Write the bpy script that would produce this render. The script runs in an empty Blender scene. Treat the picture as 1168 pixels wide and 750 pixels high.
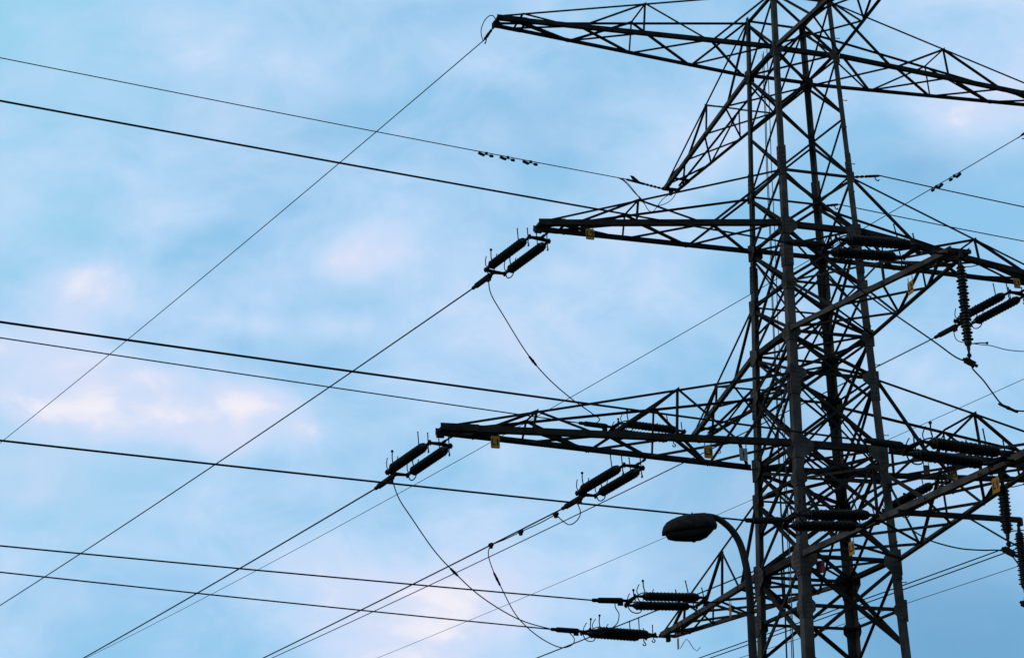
import bpy, math, random
import numpy as np
from mathutils import Vector, Matrix

random.seed(4)
sc = bpy.context.scene
col = sc.collection

# ---------------------------------------------------------------- camera
F_PX, PITCH, ROLL = 2218.06, math.radians(19.4263), math.radians(-0.88395)
cam_d = bpy.data.cameras.new('camera')
cam_d.sensor_fit = 'HORIZONTAL'
cam_d.sensor_width = 36.0
cam_d.lens = F_PX / 1168.0 * 36.0
cam_d.clip_start = 0.1
cam_d.clip_end = 5000
cam = bpy.data.objects.new('camera', cam_d)
col.objects.link(cam)
cam.matrix_world = (Matrix.Translation((0, 0, 1.6)) @ Matrix.Rotation(math.radians(90) + PITCH, 4, 'X')
                    @ Matrix.Rotation(ROLL, 4, 'Z'))
sc.camera = cam

# ---------------------------------------------------------------- sky, sun, exposure
SUN_EL, SUN_AZ = math.radians(20), math.radians(-112)      # azimuth from +Y towards +X: to the left, a little behind the viewer
world = bpy.data.worlds.new('World')
sc.world = world
world.use_nodes = True
wt = world.node_tree
for n_ in list(wt.nodes):
    wt.nodes.remove(n_)
def wn(t, **k):
    n = wt.nodes.new(t)
    for a_, v_ in k.items():
        setattr(n, a_, v_)
    return n
wout = wn('ShaderNodeOutputWorld')
bg = wn('ShaderNodeBackground')
SKY_STRENGTH = 0.1
bg.inputs['Strength'].default_value = SKY_STRENGTH
wt.links.new(bg.outputs[0], wout.inputs[0])
sky = wn('ShaderNodeTexSky', sky_type='NISHITA')
sky.sun_disc = False
sky.sun_elevation = SUN_EL
sky.sun_rotation = SUN_AZ
sky.air_density = 1.0
sky.dust_density = 1.2
sky.ozone_density = 2.0
tc = wn('ShaderNodeTexCoord')
def vmath(op, a_, b_=None):
    n = wn('ShaderNodeVectorMath', operation=op)
    for i_, v_ in enumerate((a_, b_)):
        if v_ is None: continue
        if hasattr(v_, 'is_linked') or hasattr(v_, 'links'): wt.links.new(v_, n.inputs[i_])
        else: n.inputs[i_].default_value = v_
    return n
def fmath(op, a_, b_=None, clamp=False):
    n = wn('ShaderNodeMath', operation=op, use_clamp=clamp)
    for i_, v_ in enumerate((a_, b_)):
        if v_ is None: continue
        if hasattr(v_, 'links'): wt.links.new(v_, n.inputs[i_])
        else: n.inputs[i_].default_value = v_
    return n.outputs[0]
def mapr(v, a_, b_, c_, d_, smooth=True):
    n = wn('ShaderNodeMapRange', interpolation_type='SMOOTHSTEP' if smooth else 'LINEAR')
    wt.links.new(v, n.inputs[0])
    for i_, x in enumerate((a_, b_, c_, d_)):
        n.inputs[1 + i_].default_value = x
    return n.outputs[0]
def mixc(fac, ca, cb, blend='MIX'):
    n = wn('ShaderNodeMix', data_type='RGBA', blend_type=blend)
    if hasattr(fac, 'links'): wt.links.new(fac, n.inputs[0])
    else: n.inputs[0].default_value = fac
    for i_, v_ in ((6, ca), (7, cb)):
        if hasattr(v_, 'links'): wt.links.new(v_, n.inputs[i_])
        else: n.inputs[i_].default_value = (*v_, 1)
    return n.outputs[2]
gen = tc.outputs['Generated']
def noise(scale, stretch, detail, rough, off=(0, 0, 0), dist=0.0):
    m = wn('ShaderNodeMapping')
    wt.links.new(gen, m.inputs[0])
    m.inputs['Location'].default_value = off
    m.inputs['Scale'].default_value = stretch
    n = wn('ShaderNodeTexNoise')
    wt.links.new(m.outputs[0], n.inputs['Vector'])
    n.inputs['Scale'].default_value = scale
    n.inputs['Detail'].default_value = detail
    n.inputs['Roughness'].default_value = rough
    n.inputs['Distortion'].default_value = dist
    return n.outputs['Fac']
def bank(direction, sx, sz):
    """A soft cloud bank round one compass direction of the real sky: 1 in its middle, 0 outside."""
    d = vmath('SUBTRACT', gen, direction)
    d = vmath('MULTIPLY', d.outputs[0], (1 / sx, 1 / sx, 1 / sz))
    l = vmath('LENGTH', d.outputs[0])
    return mapr(l.outputs['Value'], 0.0, 1.0, 1.0, 0.0)

# ---------------------------------------------------------------- SKYNODES
BANKS = [((-0.1559, 0.944, 0.2907), 0.0857, 0.03, 0.46),
 ((-0.1275, 0.9461, 0.2978), 0.0361, 0.0154, 0.2),
 ((-0.1732, 0.9412, 0.2901), 0.0271, 0.012, 0.16),
 ((-0.1495, 0.9489, 0.2781), 0.0361, 0.0171, 0.2),
 ((0.0231, 0.9776, 0.2093), 0.1037, 0.0471, 0.18),
 ((-0.0485, 0.9792, 0.1972), 0.0902, 0.0385, 0.2),
 ((-0.0486, 0.9817, 0.1842), 0.0271, 0.0171, 0.16),
 ((-0.1795, 0.9347, 0.3067), 0.0271, 0.0103, 0.14),
 ((-0.0821, 0.9277, 0.3642), 0.0271, 0.0128, 0.12),
 ((-0.0283, 0.9308, 0.3645), 0.0361, 0.0171, 0.1),
 ((-0.0753, 0.9816, 0.1757), 0.0721, 0.0257, 0.25),
 ((-0.2302, 0.9244, 0.3042), 0.0631, 0.0385, 0.3),
 ((0.0257, 0.9311, 0.3638), 0.1082, 0.0428, 0.12),
 ((0.0802, 0.9051, 0.4175), 0.0676, 0.0343, 0.2),
 ((-0.0686, 0.9271, 0.3686), 0.0586, 0.0257, 0.15),
 ((-0.217, 0.9126, 0.3464), 0.0586, 0.03, 0.16),
 ((0.2352, 0.879, 0.4148), 0.0631, 0.0343, 0.3),
 ((-0.145, 0.8724, 0.4667), 0.0902, 0.0257, 0.14),
 ((-0.0264, 0.8864, 0.4621), 0.0496, 0.0214, 0.12),
 ((-0.096, 0.9382, 0.3325), 0.0406, 0.0128, 0.22),
 ((0.0654, 0.9465, 0.316), 0.0586, 0.03, 0.16),
 ((-0.2044, 0.9153, 0.3472), 0.0271, 0.0171, 0.15),
 ((-0.1401, 0.9323, 0.3335), 0.0271, 0.0107, 0.25),
 ((-0.097, 0.9625, 0.2533), 0.0361, 0.0171, 0.15)]
DARKS = [((0.1523, 0.9568, 0.2478), 0.1172, 0.0771, 0.25),
 ((0.2336, 0.9579, 0.1667), 0.1488, 0.0814, 0.95),
 ((0.1512, 0.9651, 0.2136), 0.1172, 0.0685, 0.42),
 ((-0.2345, 0.9396, 0.2495), 0.0902, 0.0343, 0.1),
 ((-0.1247, 0.8949, 0.4285), 0.0902, 0.03, 0.1),
 ((0.0178, 0.9027, 0.4298), 0.0676, 0.03, 0.15),
 ((0.2062, 0.8939, 0.3981), 0.0406, 0.0214, 0.3),
 ((0.1315, 0.9487, 0.2875), 0.0902, 0.0514, 0.12),
 ((0.0688, 0.9631, 0.2601), 0.0541, 0.0257, 0.12),
 ((0.0069, 0.9496, 0.3133), 0.0496, 0.0257, 0.05)]
CYANS = [((-0.2371, 0.8519, 0.467), 0.1894, 0.1114, 0.5),
 ((-0.2386, 0.9386, 0.2493), 0.1127, 0.0514, 0.5),
 ((-0.2534, 0.8912, 0.3762), 0.1172, 0.06, 0.45)]
fb = noise(6.5, (1, 1, 1.8), 7, .50, (3.1, 1.7, .4), .15)
fb2 = noise(2.6, (1, 1, 1.6), 5, .5, (7.3, 2.2, 5.0), .2)
fb3 = noise(18.0, (1, 1, 1.45), 6, .56, (1.3, 4.2, 2.0), .5)
def total(lst):
    t = None
    for dr, sx, sz, wgt in lst:
        b_ = fmath('MULTIPLY', bank(dr, sx, sz), wgt)
        t = b_ if t is None else fmath('ADD', t, b_)
    return t
dens = fmath('ADD', fmath('MULTIPLY', fmath('SUBTRACT', fb, .5), 1.3), fmath('MULTIPLY', fmath('SUBTRACT', fb2, .5), .5))
dens = fmath('ADD', dens, fmath('MULTIPLY', fmath('SUBTRACT', fb3, .5), .80))
dens = fmath('ADD', fmath('ADD', dens, .06), total(BANKS))
rain = total(DARKS)
k_ = 1.0 / SKY_STRENGTH
K3 = lambda r_, g_, b_: (r_ * k_, g_ * k_, b_ * k_)
thin = mixc(.86, sky.outputs[0], K3(.300, .620, .920))                   # a veil of thin high cloud over the blue
cyan = mixc(fmath('MINIMUM', total(CYANS), 1.0), thin, K3(.375, .735, .890))
c1 = mixc(fmath('MULTIPLY', mapr(dens, -.22, .34, 0.0, 1.0), .92), cyan, K3(.525, .715, .955))
c1 = mixc(fmath('MULTIPLY', mapr(dens, .16, .50, 0.0, 1.0), .9), c1, mixc(fb2, K3(.62, .75, .955), K3(.69, .735, .94)))
c1 = mixc(fmath('MULTIPLY', mapr(fmath('ADD', dens, fmath('MULTIPLY', fmath('SUBTRACT', fb3, .5), .9)), .42, .80, 0.0, 1.0), .95), c1, K3(.90, .87, .945))
c2 = mixc(fmath('MINIMUM', fmath('MULTIPLY', rain, mapr(fb, .3, .7, 1.0, .72)), 1.0), c1, K3(.150, .37, .62))
wt.links.new(c2, bg.inputs['Color'])

sun_d = bpy.data.lights.new('sun', 'SUN')
sun_d.energy = 1.1
sun_d.angle = math.radians(12)
sun_d.color = (1.0, 0.95, 0.89)
sun = bpy.data.objects.new('sun', sun_d)
col.objects.link(sun)
sd = Vector((math.sin(SUN_AZ) * math.cos(SUN_EL), math.cos(SUN_AZ) * math.cos(SUN_EL), math.sin(SUN_EL)))
sun.rotation_euler = sd.to_track_quat('Z', 'Y').to_euler()
sun.location = sd * 60
sc.view_settings.view_transform = 'Standard'
sc.view_settings.look = 'None'
sc.view_settings.gamma = 1
sc.view_settings.use_curve_mapping = False
sc.view_settings.exposure = 0.0

# ---------------------------------------------------------------- materials
def mat(name, c0_, c1_, scale=6.0, rough=0.7, metal=0.0, bump=0.0, spec=0.3, detail=6, lo=0.35, hi=0.65):
    m = bpy.data.materials.new(name)
    m.use_nodes = True
    t = m.node_tree
    b_ = t.nodes['Principled BSDF']
    co = t.nodes.new('ShaderNodeTexCoord')
    nz = t.nodes.new('ShaderNodeTexNoise')
    nz.inputs['Scale'].default_value = scale
    nz.inputs['Detail'].default_value = detail
    t.links.new(co.outputs['Object'], nz.inputs['Vector'])
    r = t.nodes.new('ShaderNodeValToRGB')
    r.color_ramp.elements[0].position = lo
    r.color_ramp.elements[1].position = hi
    r.color_ramp.elements[0].color = (*c0_, 1)
    r.color_ramp.elements[1].color = (*c1_, 1)
    t.links.new(nz.outputs['Fac'], r.inputs[0])
    t.links.new(r.outputs[0], b_.inputs['Base Color'])
    b_.inputs['Roughness'].default_value = rough
    b_.inputs['Metallic'].default_value = metal
    b_.inputs['Specular IOR Level'].default_value = spec
    if bump:
        bp = t.nodes.new('ShaderNodeBump')
        bp.inputs['Strength'].default_value = bump
        t.links.new(nz.outputs['Fac'], bp.inputs['Height'])
        t.links.new(bp.outputs[0], b_.inputs['Normal'])
    return m
STEEL = mat('weathered_steel', (.007, .0055, .0045), (.020, .0165, .014), 2.5, .85, 0, .15, .06)
LEG_LITCHORD_STEEL = mat('weathered_leg_lit_chord_steel', (.022, .0190, .0170), (.056, .0485, .0435), 2.0, .85, 0, .15, .08)
DARKSTEEL = mat('dark_fitting_steel', (.005, .004, .004), (.012, .010, .009), 9, .8, 0, .1, .06)
GLAZE = mat('brown_insulator_glaze', (.005, .0035, .003), (.010, .007, .006), 14, .5, 0, 0, .12)
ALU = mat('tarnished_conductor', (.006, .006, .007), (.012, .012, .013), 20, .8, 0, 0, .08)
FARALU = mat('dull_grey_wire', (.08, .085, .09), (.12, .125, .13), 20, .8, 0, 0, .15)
YELLOW = mat('faded_yellow_enamel', (.17, .072, .003), (.27, .125, .006), 8, .6, 0, 0, .2)
REDP = mat('dark_red_enamel', (.05, .0012, .0015), (.09, .002, .0025), 8, .6, 0, 0, .2)
RUSTP = mat('rusty_brown_enamel', (.035, .011, .007), (.055, .018, .010), 12, .7, 0, 0, .2)
WHITEP = mat('grey_white_enamel', (.10, .095, .10), (.16, .15, .155), 8, .6, 0, 0, .2)
BLACKP = mat('black_lettering', (.006, .006, .006), (.012, .011, .010), 10, .7, 0, 0, .1)
LAMPMETAL = mat('lamp_housing', (.004, .003, .003), (.018, .0135, .0135), 14, .8, 0, .5, .1)
LAMPBOWL = mat('dusty_lamp_bowl', (.003, .0025, .0025), (.006, .005, .005), 6, .6, 0, 0, .05)
POLEM = mat('lamp_post_paint', (.004, .0037, .0034), (.011, .010, .0092), 5, .8, 0, .1, .12)
CABLEGREY = mat('grey_conduit', (.05, .05, .06), (.09, .09, .105), 6, .7, 0, 0, .2)
GROUNDM = mat('rough_grass', (.035, .055, .018), (.085, .10, .035), .6, .95, 0, .4, .1, 10)
CONC = mat('footing_concrete', (.22, .21, .20), (.34, .33, .31), 3, .9, 0, .2, .2)

# ---------------------------------------------------------------- mesh collector
def V3(v): return np.array(v, float)
def unit(v): return v / (np.linalg.norm(v) + 1e-12)
class MB:
    def __init__(s): s.v = []; s.f = []
    def add(s, vs, fs):
        n = len(s.v); s.v += [tuple(map(float, v)) for v in vs]; s.f += [tuple(i + n for i in f) for f in fs]
    def prism(s, poly, h):
        """closed polygon (list of points) swept by vector h"""
        poly = [V3(p) for p in poly]; h = V3(h); n = len(poly)
        s.add(poly + [p + h for p in poly],
              [tuple(range(n))[::-1], tuple(range(n, 2 * n))] + [(i, (i + 1) % n, (i + 1) % n + n, i + n) for i in range(n)])
    def box(s, c, x, y, z):
        c, x, y, z = map(V3, (c, x, y, z))
        s.prism([c - x - y - z, c + x - y - z, c + x + y - z, c - x + y - z], 2 * z)
    def angle(s, p, q, u, v, fu, fv, t):
        """L section rolled steel angle: heel line p-q, flanges along u and v"""
        p, q = V3(p), V3(q); ax = unit(q - p)
        u = unit(V3(u) - ax * np.dot(u, ax)); v = V3(v) - ax * np.dot(v, ax); v = unit(v - u * np.dot(v, u))
        prof = [(0, 0), (fu, 0), (fu, t), (t, t), (t, fv), (0, fv)]
        A = [p + u * a_ + v * b_ for a_, b_ in prof]; B = [q + u * a_ + v * b_ for a_, b_ in prof]
        s.add(A + B, [(5, 4, 3, 0), (3, 2, 1, 0), (6, 9, 10, 11), (6, 7, 8, 9)] + [(i, (i + 1) % 6, (i + 1) % 6 + 6, i + 6) for i in range(6)])
    def brace(s, p, q, nrm, f, t=0.012, lift=0.0, flip=1):
        """angle brace centred on p-q, one flange flat against the face whose inward normal is nrm"""
        p, q, nrm = V3(p), V3(q), unit(V3(nrm)); ax = unit(q - p); u = np.cross(ax, nrm) * flip
        o = -unit(u) * f / 2 + nrm * lift
        s.angle(p + o, q + o, u, nrm, f, f, t)
    def tube(s, pts, r, n=8):
        pts = [V3(p) for p in pts]; m = len(pts); rs = r if hasattr(r, '__len__') else [r] * m
        tan = [unit(pts[min(i + 1, m - 1)] - pts[max(i - 1, 0)]) for i in range(m)]
        ref = V3((0, 0, 1)) if abs(tan[0][2]) < .9 else V3((1, 0, 0))
        vs = []
        for i in range(m):
            x = np.cross(tan[i], ref)
            if np.linalg.norm(x) < 1e-3: x = np.cross(tan[i], V3((1, 0.2, 0)))
            x = unit(x); y = np.cross(x, tan[i])
            ref = y
            for k in range(n):
                an = 2 * math.pi * k / n
                vs.append(pts[i] + rs[i] * (math.cos(an) * x + math.sin(an) * y))
        fs = [(i * n + k, i * n + (k + 1) % n, (i + 1) * n + (k + 1) % n, (i + 1) * n + k) for i in range(m - 1) for k in range(n)]
        fs += [tuple(range(n))[::-1], tuple((m - 1) * n + k for k in range(n))]
        s.add(vs, fs)
    def lathe(s, p, q, prof, n=14):
        """prof: (distance along p-q, radius)"""
        p, q = V3(p), V3(q); ax = unit(q - p)
        s.tube([p + ax * d for d, _ in prof], [max(r, 1e-4) for _, r in prof], n)
    def ball(s, c, r, n=8):
        c = V3(c); ks = [(-r * math.cos(math.pi * i / 6), r * math.sin(math.pi * i / 6)) for i in range(7)]
        s.lathe(c - [0, 0, 0], c + [0, 0, 1], ks, n)
    def plate(s, pts, nrm, t):
        nrm = unit(V3(nrm)); s.prism([V3(p) - nrm * t / 2 for p in pts], nrm * t)
    def mesh(s, name, m, org=(0, 0, 0), smooth=False):
        me = bpy.data.meshes.new(name)
        o = V3(org)
        me.from_pydata([tuple(V3(v) - o) for v in s.v], [], s.f)
        me.materials.append(m)
        me.update()
        import bmesh
        b_ = bmesh.new(); b_.from_mesh(me); bmesh.ops.recalc_face_normals(b_, faces=b_.faces); b_.to_mesh(me); b_.free()
        if smooth:
            me.polygons.foreach_set('use_smooth', [True] * len(me.polygons))
        return me
    def build(s, name, m, parent=None, org=(0, 0, 0), smooth=False):
        return link(name, s.mesh(name, m, org, smooth), parent, (0, 0, 0) if parent else org)
def link(name, me, parent=None, loc=(0, 0, 0)):
    o = bpy.data.objects.new(name, me)
    col.objects.link(o)
    o.location = tuple(map(float, loc))
    if parent: o.parent = parent
    return o
def tag(o, label=None, cat=None, group=None, kind=None):
    if label: o['label'] = label
    if cat: o['category'] = cat
    if group: o['group'] = group
    if kind: o['kind'] = kind
    return o
def empty(name, loc, label, cat, group=None):
    o = link(name, None, None, loc)
    o.empty_display_size = .3
    return tag(o, label, cat, group)
def smooth_path(pts, sub=6):
    pts = [V3(p) for p in pts]; out = []
    P_ = [2 * pts[0] - pts[1]] + pts + [2 * pts[-1] - pts[-2]]
    for i in range(1, len(P_) - 2):
        a_, b_, c_, d_ = P_[i - 1:i + 3]
        for k in range(sub):
            t = k / sub
            out.append(.5 * (2 * b_ + (c_ - a_) * t + (2 * a_ - 5 * b_ + 4 * c_ - d_) * t * t + (3 * b_ - a_ - 3 * c_ + d_) * t ** 3))
    return out + [pts[-1]]

# ---------------------------------------------------------------- surveyed positions (metres)
SETS = {'A1L': ((-0.315, 50.521, 28.872), (-0.694, 51.105, 28.63)),
 'A1R': ((17.624, 56.145, 28.622), (16.616, 57.697, 28.303)),
 'A2L': ((1.039, 51.26, 22.543), (-1.166, 54.656, 22.179)),
 'A2R': ((15.947, 56.0, 22.46), (13.668, 59.509, 22.063)),
 'A3L': ((-1.65, 50.354, 16.33), (-3.981, 53.943, 15.85)),
 'A3Lm': ((3.659, 52.813, 16.254), (1.403, 56.288, 15.764)),
 'A3R': ((19.341, 56.684, 16.43), (16.057, 61.742, 15.682)),
 'A3Rm': ((12.956, 55.739, 16.332), (10.819, 59.029, 15.746)),
 'B1B': ((5.663, 62.875, 28.822), (3.987, 62.129, 28.981)),
 'B2B': ((6.111, 61.444, 19.37), (2.084, 59.651, 19.422)),
 'B2F': ((10.849, 45.264, 19.376), (6.576, 43.362, 18.995)),
 'B4B': ((5.064, 64.784, 13.433), (1.106, 63.021, 13.445)),
 'B4Bm': ((6.071, 58.044, 13.241), (2.213, 56.326, 13.02)),
 'B4F': ((11.402, 43.052, 13.394), (7.737, 41.42, 13.47)),
 'B4Fm': ((9.223, 47.991, 13.241), (5.625, 46.389, 12.916))}
WIRES = {'A1L': ((-0.694, 51.105, 28.63), (-0.545, 0.839, 0.0), 42.5, -0.039),
 'A1R': ((16.616, 57.697, 28.303), (-0.545, 0.839, 0.0), 82.12, -0.0529),
 'A2L': ((-1.166, 54.656, 22.179), (-0.545, 0.839, 0.0), 42.27, -0.0504),
 'A2R': ((13.668, 59.509, 22.063), (-0.545, 0.839, 0.0), 48.29, -0.0609),
 'A3L': ((-3.981, 53.943, 15.85), (-0.545, 0.839, 0.0), 22.6, -0.0606),
 'A3Lm': ((1.403, 56.288, 15.764), (-0.545, 0.839, 0.0), 20.15, -0.0662),
 'A3R': ((16.057, 61.742, 15.682), (-0.545, 0.839, 0.0), 16.51, -0.0663),
 'A3Rm': ((10.819, 59.029, 15.746), (-0.545, 0.839, 0.0), 18.49, -0.0672),
 'B1B': ((3.987, 62.129, 28.981), (-0.914, -0.407, 0.0), 21.42, 0.0246),
 'B2B': ((2.084, 59.651, 19.422), (-0.914, -0.407, 0.0), 18.24, 0.0314),
 'B2F': ((6.576, 43.362, 18.995), (-0.914, -0.407, 0.0), 18.55, 0.0182),
 'B4B': ((1.106, 63.021, 13.445), (-0.914, -0.407, 0.0), 17.69, 0.0322),
 'B4Bm': ((2.213, 56.326, 13.02), (-0.914, -0.407, 0.0), 17.06, 0.0151),
 'B4F': ((7.737, 41.42, 13.47), (-0.914, -0.407, 0.0), 18.81, 0.0176),
 'B4Fm': ((5.625, 46.389, 12.916), (-0.914, -0.407, 0.0), 17.92, 0.0099),
 'slackF': ((9.522, 54.82, 24.928), (0.927, 0.375, 0.0), 7.37, -0.0444),
 'slackR': ((10.436, 52.718, 24.941), (0.927, 0.375, 0.0), 5.67, -0.0548),
 't1': ((26.205, 95.0, 31.958), (-0.545, 0.839, 0.0), 68.27, -0.0558),
 't2': ((22.325, 85.0, 20.071), (-0.545, 0.839, 0.0), 16.87, -0.0542)}
PILOT = {'bar': ((12.637, 47.738, 13.107), (12.637, 47.738, 10.957)),
 'lower': ((11.303, 43.73, 13.273), (11.303, 43.73, 11.412)),
 'upper': ((11.197, 45.223, 19.32), (11.197, 45.223, 16.48))}
BAR = ((9.449, 46.739, 13.157), (12.732, 47.768, 13.157))
JUMP = {'bar_stay': [(10.469, 43.73, 12.227), (10.83, 43.73, 11.994), (11.152, 43.73, 11.783), (11.493, 43.73, 11.572), (11.777, 43.73, 11.404)],
 'clamp_loop': [(1.809, 55.662, 15.852), (1.92, 55.492, 15.476), (1.841, 55.614, 15.27), (1.616, 55.96, 15.2), (1.395, 56.3, 15.42),
                (1.223, 56.566, 15.675)],
 'earth_loop': [(-0.711, 50.482, 28.272), (-0.76, 50.477, 28.47), (-0.758, 50.477, 28.67), (-0.68, 50.485, 28.902), (-0.55, 50.498, 29.08),
                (-0.422, 50.511, 29.113), (-0.347, 50.518, 29.001), (-0.298, 50.523, 28.83)],
 'earth_short_tail': [(3.893, 62.087, 28.977), (4.107, 62.183, 28.836), (4.377, 62.303, 28.519), (4.647, 62.423, 28.201), (4.825, 62.502, 27.934),
                      (4.981, 62.572, 27.928), (5.148, 62.646, 28.155), (5.35, 62.736, 28.456), (5.614, 62.854, 28.703), (5.684, 62.885, 28.849)],
 'earth_tail': [(3.769, 62.032, 28.982), (3.953, 62.114, 28.908), (4.135, 62.195, 28.741), (4.406, 62.316, 28.457), (4.711, 62.452, 28.245),
                (5.022, 62.59, 28.167), (5.277, 62.703, 28.211), (5.569, 62.834, 28.395), (5.77, 62.923, 28.63), (5.842, 62.955, 28.81)],
 'far_right': [(14.124, 58.807, 22.142), (14.227, 58.807, 21.721), (14.776, 58.807, 21.593), (15.273, 58.807, 21.526), (15.818, 58.807, 21.369),
               (16.513, 58.807, 21.328), (17.236, 58.807, 21.553)],
 'low_right': [(9.069, 43.507, 11.927), (9.36, 43.536, 11.745), (9.656, 43.565, 11.624), (10.157, 43.615, 11.505), (10.665, 43.666, 11.468),
               (11.035, 43.703, 11.471), (11.303, 43.73, 11.412), (11.42, 43.73, 11.246), (11.559, 43.73, 11.04), (11.849, 43.73, 10.752)],
 'lower_left': [(-3.468, 53.153, 15.956), (-3.279, 53.558, 15.456), (-2.944, 54.277, 15.042), (-2.37, 55.506, 14.395), (-1.824, 56.677, 13.993),
                (-1.157, 58.105, 13.621), (-0.38, 59.771, 13.403), (0.301, 61.23, 13.344), (1.146, 63.039, 13.445)],
 'lower_middle': [(2.907, 56.635, 13.06), (2.914, 56.637, 12.863), (3.012, 56.656, 12.658), (2.951, 56.644, 12.397), (2.738, 56.601, 12.211),
                  (2.423, 56.538, 12.05)],
 'middle_left': [(-0.762, 59.621, 15.511), (-0.846, 59.496, 15.176), (-0.717, 59.688, 14.716), (-0.428, 60.119, 14.165), (-0.028, 60.714, 13.5),
                 (0.465, 61.447, 13.103), (0.999, 62.243, 12.876), (1.462, 62.931, 12.822), (1.79, 63.42, 12.991), (1.886, 63.562, 13.217),
                 (1.66, 63.268, 13.443)],
 'parallel_tail': [(1.223, 56.566, 15.675), (0.756, 57.284, 15.59), (0.173, 58.182, 15.544), (-0.345, 58.979, 15.493), (-0.762, 59.621, 15.483)],
 'upper_left': [(-0.681, 53.909, 22.259), (-0.608, 54.043, 21.772), (-0.23, 54.735, 21.297), (0.415, 55.919, 20.58), (1.032, 57.05, 20.155),
                (1.787, 58.436, 19.897), (2.519, 59.777, 19.776), (2.789, 60.273, 19.715), (2.567, 59.866, 19.416)],
 'upper_right': [(7.174, 43.628, 19.048), (7.78, 43.868, 18.562), (8.313, 44.079, 18.135), (8.852, 44.293, 17.775), (9.44, 44.526, 17.42),
                 (10.274, 44.857, 16.934), (10.823, 45.074, 16.593), (11.197, 45.223, 16.48), (11.258, 45.223, 16.319), (11.487, 45.223, 16.022),
                 (11.69, 45.223, 15.683), (11.838, 45.223, 15.457), (12.016, 45.223, 15.321), (12.222, 45.223, 15.251), (12.477, 45.223, 15.246),
                 (12.916, 45.223, 15.373)]}
PLATES = {'A2L': (2.24, 50.819, 22.316),
 'A2R': (15.24, 54.895, 22.168),
 'A3L': (-0.491, 49.923, 16.015),
 'A3Lm': (5.293, 51.051, 15.975),
 'A3R': (12.444, 53.35, 15.842),
 'A3Rd': (11.603, 52.972, 15.881),
 'B2F': (10.178, 46.475, 18.939),
 'B4B': (5.227, 62.867, 12.866),
 'B4Bm': (6.323, 57.003, 12.779),
 'B4F': (11.129, 43.647, 12.986),
 'B4Fm': (8.661, 49.152, 12.807),
 'red': (8.225, 51.647, 12.883),
 'white': (6.273, 51.301, 15.955)}
DAMP = {'A1R': [(14.529, 60.911, 28.054), (14.995, 60.193, 28.102)], 'B1B': [(-0.768, 60.012, 28.997), (-0.045, 60.334, 28.969), (0.729, 60.679, 28.933)]}
LAMP = {'b': (3.018, 25.0, 7.03),
 'bot': (2.292, 25.0, 7.439),
 'c': (2.955, 25.0, 7.358),
 'd': (2.862, 25.0, 7.548),
 'e': (2.753, 25.0, 7.667),
 'f': (2.641, 25.0, 7.74),
 'g': (2.492, 25.0, 7.766),
 'pole_a': (3.05, 25.0, 6.682),
 'pole_low': (3.023, 25.0, 5.885),
 'tipL': (1.952, 25.0, 7.562),
 'tipR': (2.635, 25.0, 7.622),
 'top': (2.262, 25.0, 7.793)}
CENTER = (8.654, 53.333, 0.0)
AX = ((-0.954, -0.299, 0.0), (-0.299, 0.954, 0.0))
HS = {'h0': 30.599, 'h1': 28.722, 'h2a': 22.943, 'h2b': 19.67, 'h2t': 24.715, 'h3a': 16.28, 'h3t': 18.439, 'h4b': 13.133}
HOOKS = {'tip': [(5.39, 64.029, 12.928), (5.516, 64.042, 13.132), (5.608, 64.051, 13.249), (5.692, 64.059, 13.162), (5.828, 64.073, 12.929), (5.94, 64.084, 12.843), (6.064, 64.096, 12.988)], 'mid': [(5.598, 51.146, 16.171), (5.618, 51.152, 16.073), (5.637, 51.159, 15.975), (5.586, 51.143, 15.947), (5.54, 51.128, 15.993)]}

C0 = V3(CENTER); AA, BB = map(V3, AX); UP = V3((0, 0, 1))
def half(z): return 1.2384 - 0.02862 * (z - 21.6)
CS = dict(near=(1, -1), left=(1, 1), right=(-1, -1), far=(-1, 1))
def corner(k, z): return C0 + half(z) * (CS[k][0] * AA + CS[k][1] * BB) + UP * z

# ---------------------------------------------------------------- ground
g = MB()
N = 40
xs = np.linspace(-1500, 1500, N + 1)
gv = [(x, y, 0.0) for y in xs for x in xs]
g.add(gv, [(j * (N + 1) + i, j * (N + 1) + i + 1, (j + 1) * (N + 1) + i + 1, (j + 1) * (N + 1) + i) for j in range(N) for i in range(N)])
tag(g.build('ground', GROUNDM), 'rough open grass under the pylon', None, None, 'structure')

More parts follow.
